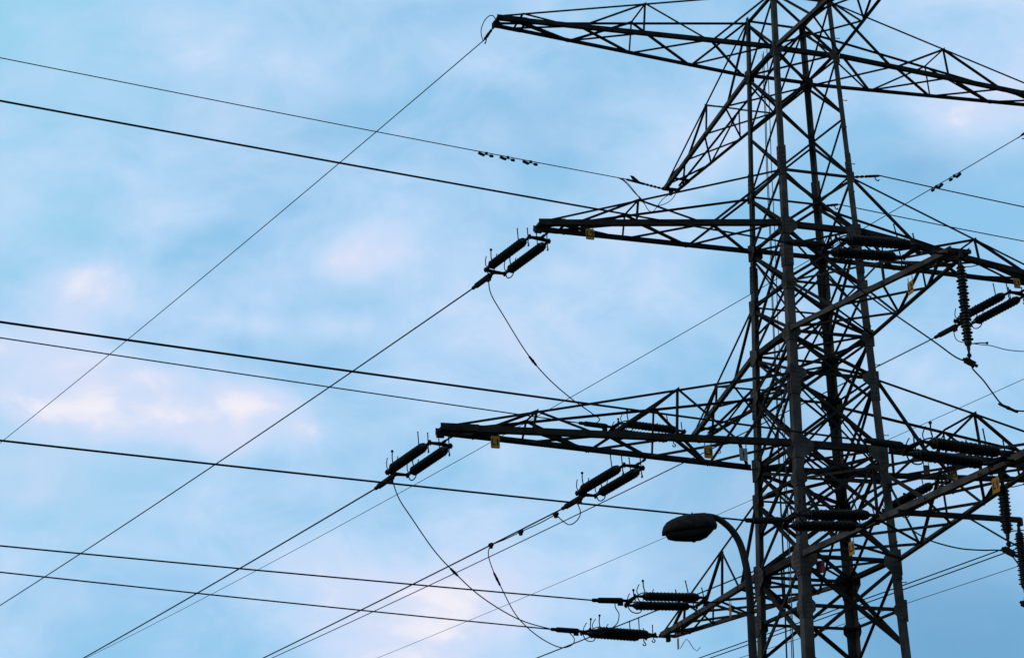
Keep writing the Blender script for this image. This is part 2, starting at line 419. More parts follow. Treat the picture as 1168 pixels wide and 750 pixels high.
# ---------------------------------------------------------------- the pylon
tower = empty('transmission_tower', C0, 'dark lattice steel transmission tower with crossarms on all four sides', 'pylon')
def tb(mb, name, m=STEEL, parent=None):
    """part of the tower, coordinates kept in world metres"""
    me = mb.mesh(name, m, C0)
    return link(name, me, parent or tower)
LEV = dict(h0=30.6, h1=28.722, hm=26.74, h2t=24.715, h2a=22.943, h2bt=21.2, h2b=19.67, h3t=18.439, h3a=16.28, h4t=15.35, h4b=13.133)
SEG = [(30.75, 25.2, .150), (25.2, 22.3, .180), (22.3, 18.4, .235), (18.4, 13.2, .245), (13.2, 6.5, .275), (6.5, .25, .30)]
ADJ = dict(near=('right', 'left'), left=('far', 'near'), right=('near', 'far'), far=('left', 'right'))   # neighbours: along the A sides, along the B sides
def dirs(k):
    sa, sb = CS[k]
    return -sa * AA, -sb * BB
for k in CS:
    m = MB(); u, v = dirs(k)
    for z1, z0, fl in SEG:
        m.angle(corner(k, z0), corner(k, z1), u, v, fl, fl, .026)
    leg = tb(m, 'leg', LEG_LITCHORD_STEEL)
    # bolted splice plates where the section changes
    for z, fl, h in ((25.2, .175, .3), (22.1, .245, .42), (18.2, .26, .4), (13.0, .285, .35)):
        sp = MB()
        for du, dv in ((u, v), (v, u)):
            o = -dv * .012
            c1, c2 = corner(k, z - h), corner(k, z + h)
            sp.prism([c1 + o, c1 + o + du * fl, c2 + o + du * fl, c2 + o], -dv * .016)
            for zz in np.arange(-h + .08, h, .14):
                for e in (.3, .7):
                    c = corner(k, z + zz) + o - dv * .016 + du * fl * e
                    sp.lathe(c, c - dv, [(0, .022), (.02, .022), (.022, .004)], 6)
        tb(sp, 'splice_plate', LEG_LITCHORD_STEEL, leg)
    fo = MB()
    c = corner(k, 0)
    fo.lathe(c - UP * .3, c + UP, [(0, .75), (.55, .62), (.6, .5)], 20)
    tb(fo, 'footing', CONC)
# step bolts up the right leg
leg_r = [o for o in tower.children if o.name.startswith('leg')][2]
for i, z in enumerate(np.arange(4.2, 29.5, 1.05)):
    m = MB(); u, v = dirs('right')
    p = corner('right', z) + v * .1; q = p - u * .19
    if i % 2: p = corner('right', z) + u * .1; q = p - v * .19
    m.tube([p, q, q + UP * .03], .012, 6)
    tb(m, 'step_bolt', DARKSTEEL, leg_r)

FACES = [('near', 'right', BB), ('near', 'left', -AA), ('left', 'far', -BB), ('right', 'far', AA)]   # inward normals
ZS = [LEV[k] for k in ('h0', 'h1', 'hm', 'h2t', 'h2a', 'h2bt', 'h2b', 'h3t', 'h3a', 'h4t', 'h4b')] + [10.7, 7.6, 4.0, .5]
def bf(z): return .062 if z > 24 else (.078 if z > 18 else (.09 if z > 12 else .1))
for k1, k2, nin in FACES:
    m = MB()
    for i in range(len(ZS) - 1):
        z1, z0 = ZS[i], ZS[i + 1]
        f = bf(z0)
        for (ka, kb), lf, fp in (((k1, k2), .03, 1), ((k2, k1), .03 + .014, -1)):
            p, q = corner(ka, z1 - .06), corner(kb, z0 + .06); e = unit(q - p)
            m.brace(p + e * .05, q - e * .05, nin, f, .011, lf, fp)
    for z1, z0, f in ((LEV['h2b'], 17.65, .075), (LEV['h3a'], 14.2, .08), (LEV['h2a'] - .1, LEV['h2b'] + .5, .065), (LEV['h3t'] - .1, LEV['h4t'] + .1, .06)):   # secondary bracing
        for (ka, kb), lf, fp in (((k1, k2), .058, -1), ((k2, k1), .072, 1)):
            p, q = corner(ka, z1 - .05), corner(kb, z0 + .05); e = unit(q - p)
            m.brace(p + e * .05, q - e * .05, nin, f, .01, lf, fp)
    tb(m, 'face_bracing')
# horizontals with plan bracing at each level
for lv, (fa, fb) in dict(h0=(.08, .08), h1=(.13, .13), h2t=(.07, .07), h2a=(.16, .08), h2bt=(.06, .08), h2b=(.08, .16), h3t=(.08, .07), h3a=(.19, .09), h4t=(.06, .08), h4b=(.10, .19)).items():
    z = LEV[lv]; m = MB()
    for ka, kb, nin, f in (('near', 'right', BB, fa), ('left', 'far', -BB, fa), ('near', 'left', -AA, fb), ('right', 'far', AA, fb)):
        p, q = corner(ka, z), corner(kb, z); e = unit(q - p)
        m.angle(p + e * .05 + nin * .058 + UP * .003, q - e * .05 + nin * .058 + UP * .003, UP, nin, f, f, .013)
    if lv in ('h1', 'h2a', 'h2b', 'h3a', 'h4b'):
        for ka, kb, dz in (('near', 'far', .03), ('left', 'right', .05)):
            p, q = corner(ka, z), corner(kb, z); e = unit(q - p)
            m.brace(p + e * .15 + UP * dz, q - e * .15 + UP * dz, UP, .07, .01)
    tb(m, 'horizontal_frame')
z = 11.79; m = MB()
for ka, kb, nin in FACES:
    p, q = corner(ka, z), corner(kb, z); e = unit(q - p)
    m.angle(p + e * .05 + nin * .06, q - e * .05 + nin * .06, UP, nin, .09, .09, .012)
tb(m, 'horizontal_frame')
# gusset plates
def gusset(k, z, la, lb, hu, hd):
    m = MB(); u, v = dirs(k)
    for du, dv, l in ((u, v, la), (v, u, lb)):
        if l <= 0: continue
        c = corner(k, z); o = -dv * .016
        pts = [(-.05, hu), (l * .45, hu), (l, hu * .35), (l, -hd * .35), (l * .45, -hd), (-.05, -hd)]
        m.prism([c + o + du * x + UP * y for x, y in pts], -dv * .014)
        for bx in (.3, .62):
            for by in (-.45, .0, .45):
                bc = c + o - dv * .014 + du * l * bx + UP * (by * (hu + hd) * .5 * (1.1 - bx * .5))
                m.lathe(bc, bc - dv, [(0, .02), (.016, .02), (.018, .005)], 6)
    tb(m, 'gusset_plate', LEG_LITCHORD_STEEL)
for k in CS:
    gusset(k, LEV['h1'], .26, .30, .22, .22)
    gusset(k, LEV['h2t'], .2, .22, .16, .16)
    gusset(k, LEV['h2a'], .42, .34, .26, .26)
    gusset(k, LEV['h2bt'] , .3, .3, .24, .24)
    gusset(k, LEV['h2b'], .34, .4, .24, .26)
    gusset(k, LEV['h3t'], .46, .4, .22, .28)
    gusset(k, LEV['h3a'], .55, .5, .32, .34)
    gusset(k, LEV['h4t'], .3, .34, .22, .22)
    gusset(k, LEV['h4b'], .48, .55, .36, .36)
    gusset(k, 11.79, .35, .35, .3, .3)

def arm(sgn, ax, o, L, h, dz, htop, S, path, posts, tw, fb, ft, fd, struts=True):
    """lattice crossarm: two bottom chords, two top chords, zigzag in the bottom plane and both sides"""
    root_w = half(h)
    def bot(s, side):
        p0 = C0 + sgn * ax * root_w + side * o * root_w + UP * h
        p1 = C0 + sgn * ax * L + side * o * tw + UP * (h + dz)
        return p0 + (p1 - p0) * s
    wt_ = half(htop)
    def top(s, side):
        p0 = C0 + sgn * ax * wt_ + side * o * wt_ + UP * htop
        p1 = C0 + sgn * ax * L * .985 + side * o * tw + UP * (h + dz + .16)
        return p0 + (p1 - p0) * s
    main = MB()
    body = tb(main, 'crossarm')                                   # filled below: the bracing
    for side in (1, -1):
        c = MB(); p, q = bot(0.01, side), bot(1.0, side); e = unit(q - p)
        c.angle(p, q + e * .05, UP, -side * o, fb, fb * .9, .016)
        # stiffening side plate at the tip
        pp = [bot(.9, side), bot(1.0, side) + e * .06, bot(1.0, side) + e * .06 + UP * fb * 1.12, bot(.9, side) + UP * fb * 1.08]
        c.prism([x + side * o * .004 for x in pp], side * o * .014)
        tb(c, 'bottom_chord', LEG_LITCHORD_STEEL if abs(np.dot(ax, BB)) > .5 else STEEL, body)  # lighter steel on the front/back arms paints their lit look into the colour
        c = MB()
        c.angle(top(0.0, side), top(1.0, side), -UP, -side * o, ft, ft, .009)
        tb(c, 'top_chord', STEEL, body)
    br = MB()
    nodes = [.955] + S + [0.02]
    for i in range(len(nodes) - 1):
        for side, lf in ((1, .02), (-1, .034)):
            br.brace(bot(nodes[i], side), bot(nodes[i + 1], -side), UP, fd, .009, lf, side)
    for side in (1, -1):
        pts = [(bot if t == 'b' else top)(s, side) for t, s in path]
        for i in range(len(pts) - 1):
            br.brace(pts[i], pts[i + 1], -side * o, fd * (.9 if i % 2 else 1), .009, .02, side)
        for s in posts:
            br.brace(bot(s, side), top(s, side), -side * o, fd * .8, .009, .034, side)
        k = path[-1]
    for s in (posts if struts else posts[:1]):
        br.brace(top(s, 1), top(s, -1), UP, fd * .9, .009, .0)
    # end beam with attachment lugs
    e = unit(bot(1, 1) - bot(0, 1))
    mid = (bot(1, 1) + bot(1, -1)) / 2
    br.box(mid + UP * .06, (sgn * ax) * .05, o * (tw + .06), UP * .045)
    br.box(mid - UP * .05, (sgn * ax) * .1, o * .05, UP * .09)
    br.brace(bot(.9, 1), bot(.9, -1), UP, fd * 1.4, .012, .05)
    me = br.mesh('crossarm', STEEL, C0)
    old = body.data; body.data = me; bpy.data.meshes.remove(old)
    return bot, top
P1 = ([.72, .48, .24], [('b', .93), ('t', .93), ('b', .72), ('t', .48), ('b', .235), ('t', .0)], [.48])
P2 = ([.61, .31], [('b', .88), ('t', .61), ('b', .31), ('t', .0)], [.61])
P3 = ([.75, .545, .355, .165], [('b', .9), ('t', .75), ('b', .545), ('t', .34), ('b', .155), ('t', .0)], [.75, .34])
for sgn in (1, -1):
    arm(sgn, AA, BB, 9.4, LEV['h1'], .15 if sgn > 0 else -.1, LEV['h0'], *P1, .26, .125, .055, .062)
    arm(sgn, BB, AA, 10.0, LEV['h1'], .1, LEV['h0'], *P1, .26, .125, .055, .062)
    arm(sgn, AA, BB, 8.25, LEV['h2a'], -.4 if sgn > 0 else -.52, LEV['h2t'], *P2, .26, .165, .06, .07)
    arm(sgn, BB, AA, 8.5, LEV['h2b'], -.3, LEV['h2bt'], *P2, .26, .138, .06, .07)
    arm(sgn, AA, BB, 11.13, LEV['h3a'], .05, LEV['h3t'], *P3, .26, .178, .068, .078)
    arm(sgn, BB, AA, 12.0, LEV['h4b'], .3, LEV['h4t'], *P3, .26, .155, .068, .078, False)
# the cantilever bar under the front arm and the cables down the inside of the left face
m = MB(); p, q = map(V3, BAR); e = unit(q - p)
m.angle(p - UP * .06, q - UP * .06, UP, BB, .13, .1, .014)
m.box(q - e * .03 - UP * .06, e * .04, BB * .05, UP * .1)
tb(m, 'support_bar')
for db_, da_, r, mt in ((-.22, .82, .018, CABLEGREY), (-.05, .8, .013, DARKSTEEL), (.12, .84, .013, DARKSTEEL), (.3, .80, .013, DARKSTEEL)):
    pts = [C0 + AA * half(z) * da_ + BB * (db_ + .02 * math.sin(z * 1.3)) + UP * z for z in np.arange(.4, 29.5 if r < .015 else 18.0, .6)]
    m = MB(); m.tube(pts, r, 6)
    tb(m, 'earthing_cable', mt)

# ---------------------------------------------------------------- insulator sets
STR_L, CL_L, SP = 2.42, 1.12, .33
def shed_profile(x0, x1, n, R=.142, r2=.128, core=.075):
    pr = [(x0 - .16, .022), (x0 - .15, .04), (x0 - .02, .05), (x0 - .02, core)]
    d = (x1 - x0) / n
    for i in range(n):
        c = x0 + d * (i + .5); rr = R if i % 2 == 0 else r2
        if i in (0, n - 1): rr *= .8
        pr += [(c - d * .30, core + .012), (c - d * .06, rr), (c + d * .06, rr), (c + d * .24, core + .012)]
    return pr + [(x1 + .02, core), (x1 + .02, .05), (x1 + .15, .04), (x1 + .16, .022)]
def proto():
    M = {}
    m = MB(); m.lathe((0, 0, 0), (1, 0, 0), shed_profile(.30, STR_L - .30, 30), 14); M['string'] = m.mesh('insulator_string', GLAZE, smooth=False)
    m = MB(); m.prism([(-.14, 0, -.02), (-.05, -.05, -.02), (.05, -SP - .06, -.02), (.13, -SP - .05, -.02), (.13, SP + .05, -.02), (.05, SP + .06, -.02), (-.05, .05, -.02)], (0, 0, .04))
    for s in (-1, 1):
        m.tube([(.06, s * SP, -.07), (.06, s * SP, .07)], .035, 8); m.tube([(.02, s * SP, 0), (.17, s * SP, 0)], .04, 8)
    M['yoke'] = m.mesh('yoke_plate', DARKSTEEL)
    m = MB(); m.lathe((0, 0, 0), (1, 0, 0), [(-.06, .02), (-.05, .045), (.1, .045), (.11, .075), (.16, .09), (CL_L * .8, .085), (CL_L * .82, .06), (CL_L * .98, .055), (CL_L, .025)], 10)
    m.box((.2, 0, -.1), (.08, 0, 0), (0, .03, 0), (0, 0, .05)); M['clamp'] = m.mesh('dead_end_clamp', DARKSTEEL)
    # horns at the tower end: a tall rod, a short ball-ended rod with a hook under it
    m = MB()
    m.tube([(.62, 0, .05), (.60, 0, .16), (.61, 0, .52)], .017, 6); m.ball((.61, 0, .53), .022)
    M['rod'] = m.mesh('arcing_horn', DARKSTEEL)
    m = MB()
    m.tube([(.10, 0, -.05), (.10, .0, .30)], .017, 6); m.ball((.10, 0, .31), .022)
    m.tube(smooth_path([(.10, 0, -.05), (.09, .02, -.15), (.04, .04, -.21), (.07, .02, -.26), (.13, 0, -.24), (.12, -.01, -.19)], 4), .018, 6)
    M['hook'] = m.mesh('arcing_horn', DARKSTEEL)
    # at the line end: ball-ended rod, thin curved horn, racket loop underneath
    m = MB()
    X = STR_L
    m.tube(smooth_path([(X - .1, 0, .04), (X - .24, 0, .10), (X - .36, 0, .14), (X - .35, 0, .30), (X - .37, 0, .48)], 4), .018, 6); m.ball((X - .37, 0, .50), .042)
    m.tube(smooth_path([(X - .12, .02, .04), (X - .08, .03, .14), (X - .12, .05, .26), (X - .19, .06, .36)], 4), .014, 6)
    m.tube(smooth_path([(X - .08, 0, -.03), (X - .14, 0, -.17), (X - .28, 0, -.24), (X - .44, 0, -.22), (X - .52, 0, -.12), (X - .49, 0, -.03)], 4), .017, 6)
    m.tube(smooth_path([(X - .60, 0, .08), (X - .62, 0, .16), (X - .68, 0, .24)], 4), .014, 6)
    M['racket'] = m.mesh('arcing_horn', DARKSTEEL)
    return M
PM = proto()
def tension_set(A, q, label, roll=0):
    A, q = V3(A), V3(q)
    L = np.linalg.norm(q - A); lk = max(L - STR_L - CL_L - .27, .12)
    root = empty('tension_insulator', A, label, 'insulator', 'tension insulator sets on the pylon')
    x = unit(q - A); y = unit(np.cross(UP, x)); z = np.cross(x, y)
    cr, sr = math.cos(math.radians(roll)), math.sin(math.radians(roll))
    y, z = y * cr + z * sr, z * cr - y * sr
    root.rotation_euler = Matrix(np.array([x, y, z]).T.tolist()).to_euler()
    m = MB()
    m.tube([(-.05, 0, .02), (.06, 0, 0)], .04, 8)
    m.tube([(.02, 0, 0), (lk - .06, 0, 0)], .026, 8)
    m.tube([(lk - .12, 0, 0), (lk, 0, 0)], .042, 8)
    link('link_rod', m.mesh('link_rod', DARKSTEEL), root)
    y1 = link('yoke_plate', PM['yoke'], root, (lk + .08, 0, 0))
    y2 = link('yoke_plate', PM['yoke'], root, (lk + .08 + STR_L + .1, 0, 0)); y2.rotation_euler = (0, 0, math.pi)
    for s in (1, -1):
        st = link('insulator_string', PM['string'], root, (lk + .13, s * SP, 0))
        for h in ('rod', 'hook', 'racket'):
            hn = link('arcing_horn', PM[h], st)
    link('dead_end_clamp', PM['clamp'], root, (L - CL_L, 0, 0))
    return root
SL = {
 'A2L': 'twin black insulator strings sloping down left from the tip of the upper left arm',
 'A3L': 'twin black insulator strings sloping down left from the tip of the long lower left arm',
 'A3Lm': 'twin black insulator strings sloping below the middle of the long lower left arm',
 'A2R': 'twin black insulator strings at the right edge sloping behind the upper hanging insulator',
 'A3Rm': 'dark insulator pair mostly hidden behind the thick beam right of the right leg',
 'B2B': 'level serrated insulator pair seen through the lattice of the long lower left arm',
 'B4B': 'level serrated insulator pair at the lowest arm tip, lower of two beside the lamp post',
 'B4Bm': 'level serrated insulator pair just above the lowest arm tip, under the street lamp',
 'B2F': 'level insulator pair crossing the right leg just below the upper right arm',
 'B4Fm': 'level insulator pair crossing in front of the near leg at street lamp height',
 'B4F': 'level serrated insulator pair with ball-tipped horns in front of the lower right arm',
}
ROLLS = {'B4Bm': 13, 'B2B': 10, 'B4Fm': 12, 'B4F': 8, 'B2F': 7}      # sets hanging a little twisted
for k, lb in SL.items():
    tension_set(*SETS[k], lb, ROLLS.get(k, 0))

# hanging jumper insulators
def pilot(top, bot, label):
    t, b_ = V3(top), V3(bot); L = t[2] - b_[2]
    root = empty('hanging_insulator', t, label, 'insulator', 'hanging jumper insulators')
    m = MB(); m.tube([(0, 0, .06), (0, 0, -.16)], .03, 8); m.ball((0, 0, -.1), .05); link('top_fitting', m.mesh('top_fitting', DARKSTEEL), root)
    m = MB(); m.lathe((0, 0, -.14), (0, 0, -1), shed_profile(.16, L - .62, 24, .145, .115), 14); link('insulator_string', m.mesh('insulator_string', GLAZE), root)
    m = MB(); m.tube([(0, 0, -(L - .34)), (0, 0, -(L - .22))], .03, 8); m.ball((0, 0, -(L - .2)), .06); m.tube([(0, 0, -(L - .18)), (0, 0, -L + .03)], .025, 8)
    m.box((0, 0, -L + .02), (.12, 0, .07 * -1), (0, .05, 0), (.03, 0, .06)); m.ball((-.13, 0, -L + .1), .045); m.ball((.15, 0, -L - .07), .045)
    link('jumper_clamp', m.mesh('jumper_clamp', DARKSTEEL), root)
    m = MB(); zz = -(L - .5)
    m.tube([(.05, 0, zz), (.30, 0, zz + .02), (.46, .05, zz + .03)], .014, 6); m.ball((.48, .05, zz + .03), .035)
    link('arcing_horn', m.mesh('arcing_horn', DARKSTEEL), root)
    m = MB(); m.tube([(.05, 0, -.32), (.28, .03, -.30), (.5, .06, -.24)], .013, 6); m.ball((.52, .06, -.235), .028)
    link('arcing_horn', m.mesh('arcing_horn', DARKSTEEL), root)
pilot(*PILOT['upper'], 'upright ribbed insulator hanging under the upper right arm beside the sloping pair')
pilot(*PILOT['lower'], 'upright ribbed insulator hanging from the thick lower right beam')
pilot(*PILOT['bar'], 'upright ribbed insulator at the right edge hanging from the end of the short bar')

# ---------------------------------------------------------------- wires
CURV = .0003
def wire(key, name, label, r, mt=ALU, ext=150, grp=None, off=(0, 0, 0), cat='wire', curv=CURV, t0=-.25):
    q, d, L, s = WIRES[key]; q, d = V3(q) + V3(off), V3(d)
    s0 = s - curv * L
    ts = np.concatenate([np.linspace(t0, 60, 40), np.linspace(65, ext, 14)]) if ext > 65 else np.linspace(t0, ext, 20)
    m = MB(); m.tube([q + d * t + UP * (s0 * t + curv * t * t) for t in ts], r, 6)
    return tag(m.build(name, mt, None, q), label, cat, grp)
GB, GL = 'conductors running away down to the left', 'conductors running level out to the left'
RC = .0225
wire('A2L', 'conductor_wire', 'black conductor sloping down left from the upper left arm insulators', RC, grp=GB)
wire('A3L', 'conductor_wire', 'black conductor sloping down left from the long lower left arm tip insulators', RC, grp=GB)
wire('A3Lm', 'conductor_wire', 'black conductor sloping down from the insulators below the middle of the lower left arm', RC, grp=GB)
wire('A2R', 'conductor_wire', 'black conductor from the right edge insulators passing behind the legs to bottom left', RC * .9, grp=GB)
wire('A3R', 'conductor_wire', 'upper wire of the close pair sloping behind the legs at lower right', RC * .9, grp=GB)
wire('A3R', 'conductor_wire', 'lower wire of the close pair sloping behind the legs at lower right', RC * .9, grp=GB, off=(.05, 0, -.13))
wire('A3Rm', 'conductor_wire', 'black conductor from the half hidden insulators passing behind the two lowest level insulators', RC, grp=GB)
wire('B2F', 'conductor_wire', 'second wire from the top at the left edge, running level to the right leg', RC, grp=GL)
wire('B4F', 'conductor_wire', 'upper of the close pair of level wires halfway down the left edge', RC * 1.05, grp=GL)
wire('B2B', 'conductor_wire', 'lower of the close pair of level wires halfway down the left edge', RC * .85, grp=GL)
wire('B4Fm', 'conductor_wire', 'level wire passing just above the street lamp head', RC * 1.05, grp=GL)
wire('B4Bm', 'conductor_wire', 'level wire ending at the upper insulator pair beside the lamp post', RC, grp=GL)
wire('B4B', 'conductor_wire', 'lowest level wire, ending at the lowest arm tip insulators', RC, grp=GL)
wire('A1L', 'earth_wire', 'thin earth wire sloping steeply down left from the top left arm tip', .0155)
wire('A1R', 'earth_wire', 'thin earth wire sloping from the top right edge behind the tower to the left', .0145)
wire('B1B', 'earth_wire', 'topmost thin wire at the left edge carrying small vibration dampers', .0155)
wire('slackR', 'slack_span_wire', 'upper wire leaving the right leg towards the right edge', .018, ext=40, curv=.0012, t0=.55)
wire('slackF', 'slack_span_wire', 'lower wire leaving the back leg towards the right edge', .016, ext=40, curv=.0012, t0=.55)
def through(key, name, label, r, mt):
    q, d, L, s = WIRES[key]; q, d = V3(q), V3(d); c = .0002; s0 = s - c * L
    m = MB(); m.tube([q + d * t + UP * (s0 * t + c * t * t) for t in np.linspace(-60, 160, 50)], r, 6)
    tag(m.build(name, mt, None, q), label, 'wire')
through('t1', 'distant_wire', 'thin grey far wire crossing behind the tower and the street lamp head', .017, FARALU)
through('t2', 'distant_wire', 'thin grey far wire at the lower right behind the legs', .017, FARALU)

# jumpers
JL = {
 'upper_left': ('jumper_wire', 'black jumper drooping from the upper left insulators to the pair in the lower arm', .018, .42),
 'lower_left': ('jumper_wire', 'black jumper drooping from the lower left arm tip insulators to the lowest clamp', .018, .52),
 'middle_left': ('jumper_wire', 'black jumper with a thick sleeve hanging in a deep loop from the middle conductor', .017, .25),
 'clamp_loop': ('jumper_wire', 'small wire loop under the clamp below the middle of the lower left arm', .016, None),
 'parallel_tail': ('jumper_wire', 'short wire clipped close under the middle conductor', .016, None),
 'lower_middle': ('jumper_wire', 'short curved jumper under the clamp between the two lowest level insulators', .016, None),
 'upper_right': ('jumper_wire', 'black jumper passing through the clamp of the upper hanging insulator', .019, .80),
 'far_right': ('jumper_wire', 'thin jumper drooping to the right edge from behind the upper hanging insulator', .014, None),
 'low_right': ('jumper_wire', 'slack jumper meeting the clamp of the hanging insulator on the lower right beam', .017, None),
 'bar_stay': ('jumper_wire', 'short straight rod slanting down from the bar past the lower hanging insulator', .022, None),
 'earth_loop': ('earth_lead', 'thin looped lead at the tip of the top left arm', .014, None),
 'earth_tail': ('earth_lead', 'longer thin drooping lead under the tip of the top back arm', .014, None),
 'earth_short_tail': ('earth_lead', 'shorter thin drooping lead with a dark sleeve under the tip of the top back arm', .014, .3),
}
for k, (nm, lb, r, sl) in JL.items():
    pts = smooth_path(JUMP[k], 6); o = V3(pts[0])
    m = MB(); m.tube(pts, r, 6)
    ob = tag(m.build(nm, ALU, None, o, True), lb, 'jumper wire')
    if sl:
        i = int(sl * (len(pts) - 1)); a_, b_ = pts[i], pts[min(i + 1, len(pts) - 1)]; e = unit(b_ - a_)
        w_ = .16 if nm == 'earth_lead' else .26
        m = MB(); m.lathe(a_ - e * w_, a_ + e, [(0, r), (.04, r * 1.9), (w_ * .8, r * 2.1), (w_, r * 2.8), (w_ * 1.2, r * 2.1), (w_ * 2 - .04, r * 1.9), (w_ * 2, r)], 8)
        c = link('splice_sleeve', m.mesh('splice_sleeve', DARKSTEEL, o), ob)
for p, lb in ((JUMP['clamp_loop'][-1], 'small clamp where the wire loop meets the middle conductor'),
              (JUMP['parallel_tail'][2], 'small clamp halfway along the short clipped wire'),
              (JUMP['parallel_tail'][-1], 'small clamp where the deep looped jumper leaves the middle conductor')):
    m = MB(); d = V3(WIRES['A3Lm'][1]); p = V3(p); m.lathe(p - d * .12, p + d, [(0, .025), (.04, .06), (.12, .075), (.2, .06), (.24, .025)], 8); m.box(p - UP * .04, d * .05, UP * .07, np.cross(d, UP) * .04)
    tag(m.build('wire_clamp', DARKSTEEL, None, p), lb, 'clamp', 'clamps on the middle conductor')

# earth wire end fittings
def end_fitting(A, q, label, flag=False):
    A, q = V3(A), V3(q); L = np.linalg.norm(q - A); x = unit(q - A)
    root = empty('earth_wire_clamp', A, label, 'clamp', 'dead end fittings of the earth wires')
    m = MB(); m.tube([(0, 0, 0), x * .12], .03, 6)
    n = max(2, int(L * .55 / .16))
    for i in range(n):
        p = x * (.1 + i * (L * .5 / n)); m.lathe(p, p + x, [(0, .018), (.03, .042), (.1, .042), (L * .5 / n, .018)], 6)
    link('shackle_chain', m.mesh('shackle_chain', DARKSTEEL), root)
    m = MB(); m.lathe(x * L * .55, x * L, [(0, .03), (.05, .045), (L * .38, .04), (L * .42, .02), (L * .5, .016)], 8)
    if flag:
        y = np.cross(x, UP)
        m.prism([x * L * .62 + UP * .0, x * L * .78 + UP * .0, x * L * .86 + UP * .2, x * L * .80 + UP * .2], y * .05)
    else:
        m.tube(smooth_path([x * L * .8, x * L * .82 - UP * .1, x * L * .9 - UP * .16, x * L * .95 - UP * .12], 4), .018, 6)
    link('wire_grip', m.mesh('wire_grip', DARKSTEEL), root)
    return root
end_fitting(SETS['A1L'][0], SETS['A1L'][1], 'short shackle chain holding the earth wire at the top left arm tip')
end_fitting(SETS['B1B'][0], SETS['B1B'][1], 'earth wire grip with an upright lug at the tip of the top back arm', True)
end_fitting(SETS['A1R'][0], SETS['A1R'][1], 'earth wire grip at the right edge holding the thin sloping earth wire')
for k, key, lb in (('right', 'slackR', 'wire grip on the right leg where the upper slack wire starts'), ('far', 'slackF', 'wire grip on the back leg where the lower slack wire starts')):
    A = corner(k, LEV['h2t']); q, d, L_, s_ = WIRES[key]
    end_fitting(A, V3(q) + V3(d) * .6 + UP * (s_ - .0012 * L_) * .6, lb)

# vibration dampers
n_d = {'B1B': ['leftmost pair of damper weights under the topmost left wire', 'middle pair of damper weights under the topmost left wire', 'rightmost pair of damper weights under the topmost left wire'],
       'A1R': ['lower pair of damper weights under the thin wire at upper right', 'upper pair of damper weights under the thin wire at upper right']}
def damper_parts():
    a_ = MB(); a_.box((0, 0, -.015), (.04, 0, 0), (0, .03, 0), (0, 0, .045))
    b_ = MB(); b_.tube([(-.17, 0, -.075), (0, 0, -.04), (.17, 0, -.075)], .014, 6)
    c_ = [MB(), MB()]
    for m_, s, l in ((c_[0], -1, .25), (c_[1], 1, .15)):
        x0 = s * .18; tz = -.06 if s < 0 else 0
        m_.lathe((x0 - l / 2, 0, -.075 - tz / 2), (x0 + l / 2, 0, -.075 + tz / 2), [(0, .02), (.03, .05), (l - .03, .052), (l, .03)], 8)
    return a_.mesh('damper_clamp', DARKSTEEL), b_.mesh('damper_cable', DARKSTEEL), c_[0].mesh('damper_weight', DARKSTEEL), c_[1].mesh('damper_weight', DARKSTEEL)
DP = damper_parts()
for k, pts in DAMP.items():
    d = V3(WIRES[k][1]); d = unit(d * (-1 if k == 'B1B' else 1) + UP * (WIRES[k][3] * (-1 if k == 'B1B' else 1)))
    y = unit(np.cross(UP, d)); z = np.cross(d, y)
    q0, dh, Lw, sw = WIRES[k]; q0, dh = V3(q0), V3(dh)
    for p, lb in zip(pts, n_d[k]):
        t = np.dot(V3(p) - q0, dh); p = q0 + dh * t + UP * ((sw - CURV * Lw) * t + CURV * t * t - .01)
        root = empty('vibration_damper', p, lb, 'damper', 'vibration dampers on the earth wires')
        root.rotation_euler = Matrix(np.array([d, y, z]).T.tolist()).to_euler()
        for me in DP: link(me.name.split('.')[0], me, root)

# ---------------------------------------------------------------- phase plates
def text_mesh(body, size):
    cu = bpy.data.curves.new('lettering', 'FONT'); cu.body = body; cu.size = size; cu.align_x = 'CENTER'; cu.align_y = 'CENTER'; cu.extrude = .004; cu.offset = size * .02
    o = bpy.data.objects.new('lettering', cu); col.objects.link(o)
    dg = bpy.context.evaluated_depsgraph_get(); me = bpy.data.meshes.new_from_object(o.evaluated_get(dg))
    bpy.data.objects.remove(o); bpy.data.curves.remove(cu)
    me.materials.clear(); me.materials.append(BLACKP); me.name = 'lettering'
    return me
def sign(p, fx, fn, w, h, body, m, label, hang=.12, cat='sign', grp='identity plates on the pylon'):
    root = empty('phase_plate', p, label, cat, grp)
    fx, fn = unit(V3(fx)), unit(V3(fn))
    root.rotation_euler = Matrix(np.array([fx, UP, fn]).T.tolist()).to_euler()     # local x right, y up, z outward
    b_ = MB(); b_.prism([(-w / 2, -h / 2 + .02, -.004), (-w / 2 + .02, -h / 2, -.004), (w / 2 - .02, -h / 2, -.004), (w / 2, -h / 2 + .02, -.004), (w / 2, h / 2 - .02, -.004), (w / 2 - .02, h / 2, -.004), (-w / 2 + .02, h / 2, -.004), (-w / 2, h / 2 - .02, -.004)], (0, 0, .008))
    link('plate', b_.mesh('plate', m), root)
    c = MB()
    for s in (-1, 1): c.box((s * w * .38, h / 2 + hang / 2 - .01, -.010), (.012, 0, 0), (0, hang / 2 + .02, 0), (0, 0, .004))
    link('bracket', c.mesh('bracket', DARKSTEEL), root)
    if body:
        t = link('lettering', text_mesh(body, h * .72), root, (0, -h * .0, .006)); t.scale = (min(1, w / (h * .72) * .95), 1, 1)
NA, NB_ = AA, -BB            # plates on left/right arms face the viewer (-BB); on front/back arms face left (AA)
sign(PLATES['A2L'], -AA, -BB, .25, .33, 'L2', YELLOW, 'yellow phase plate reading L2 under the upper left arm')
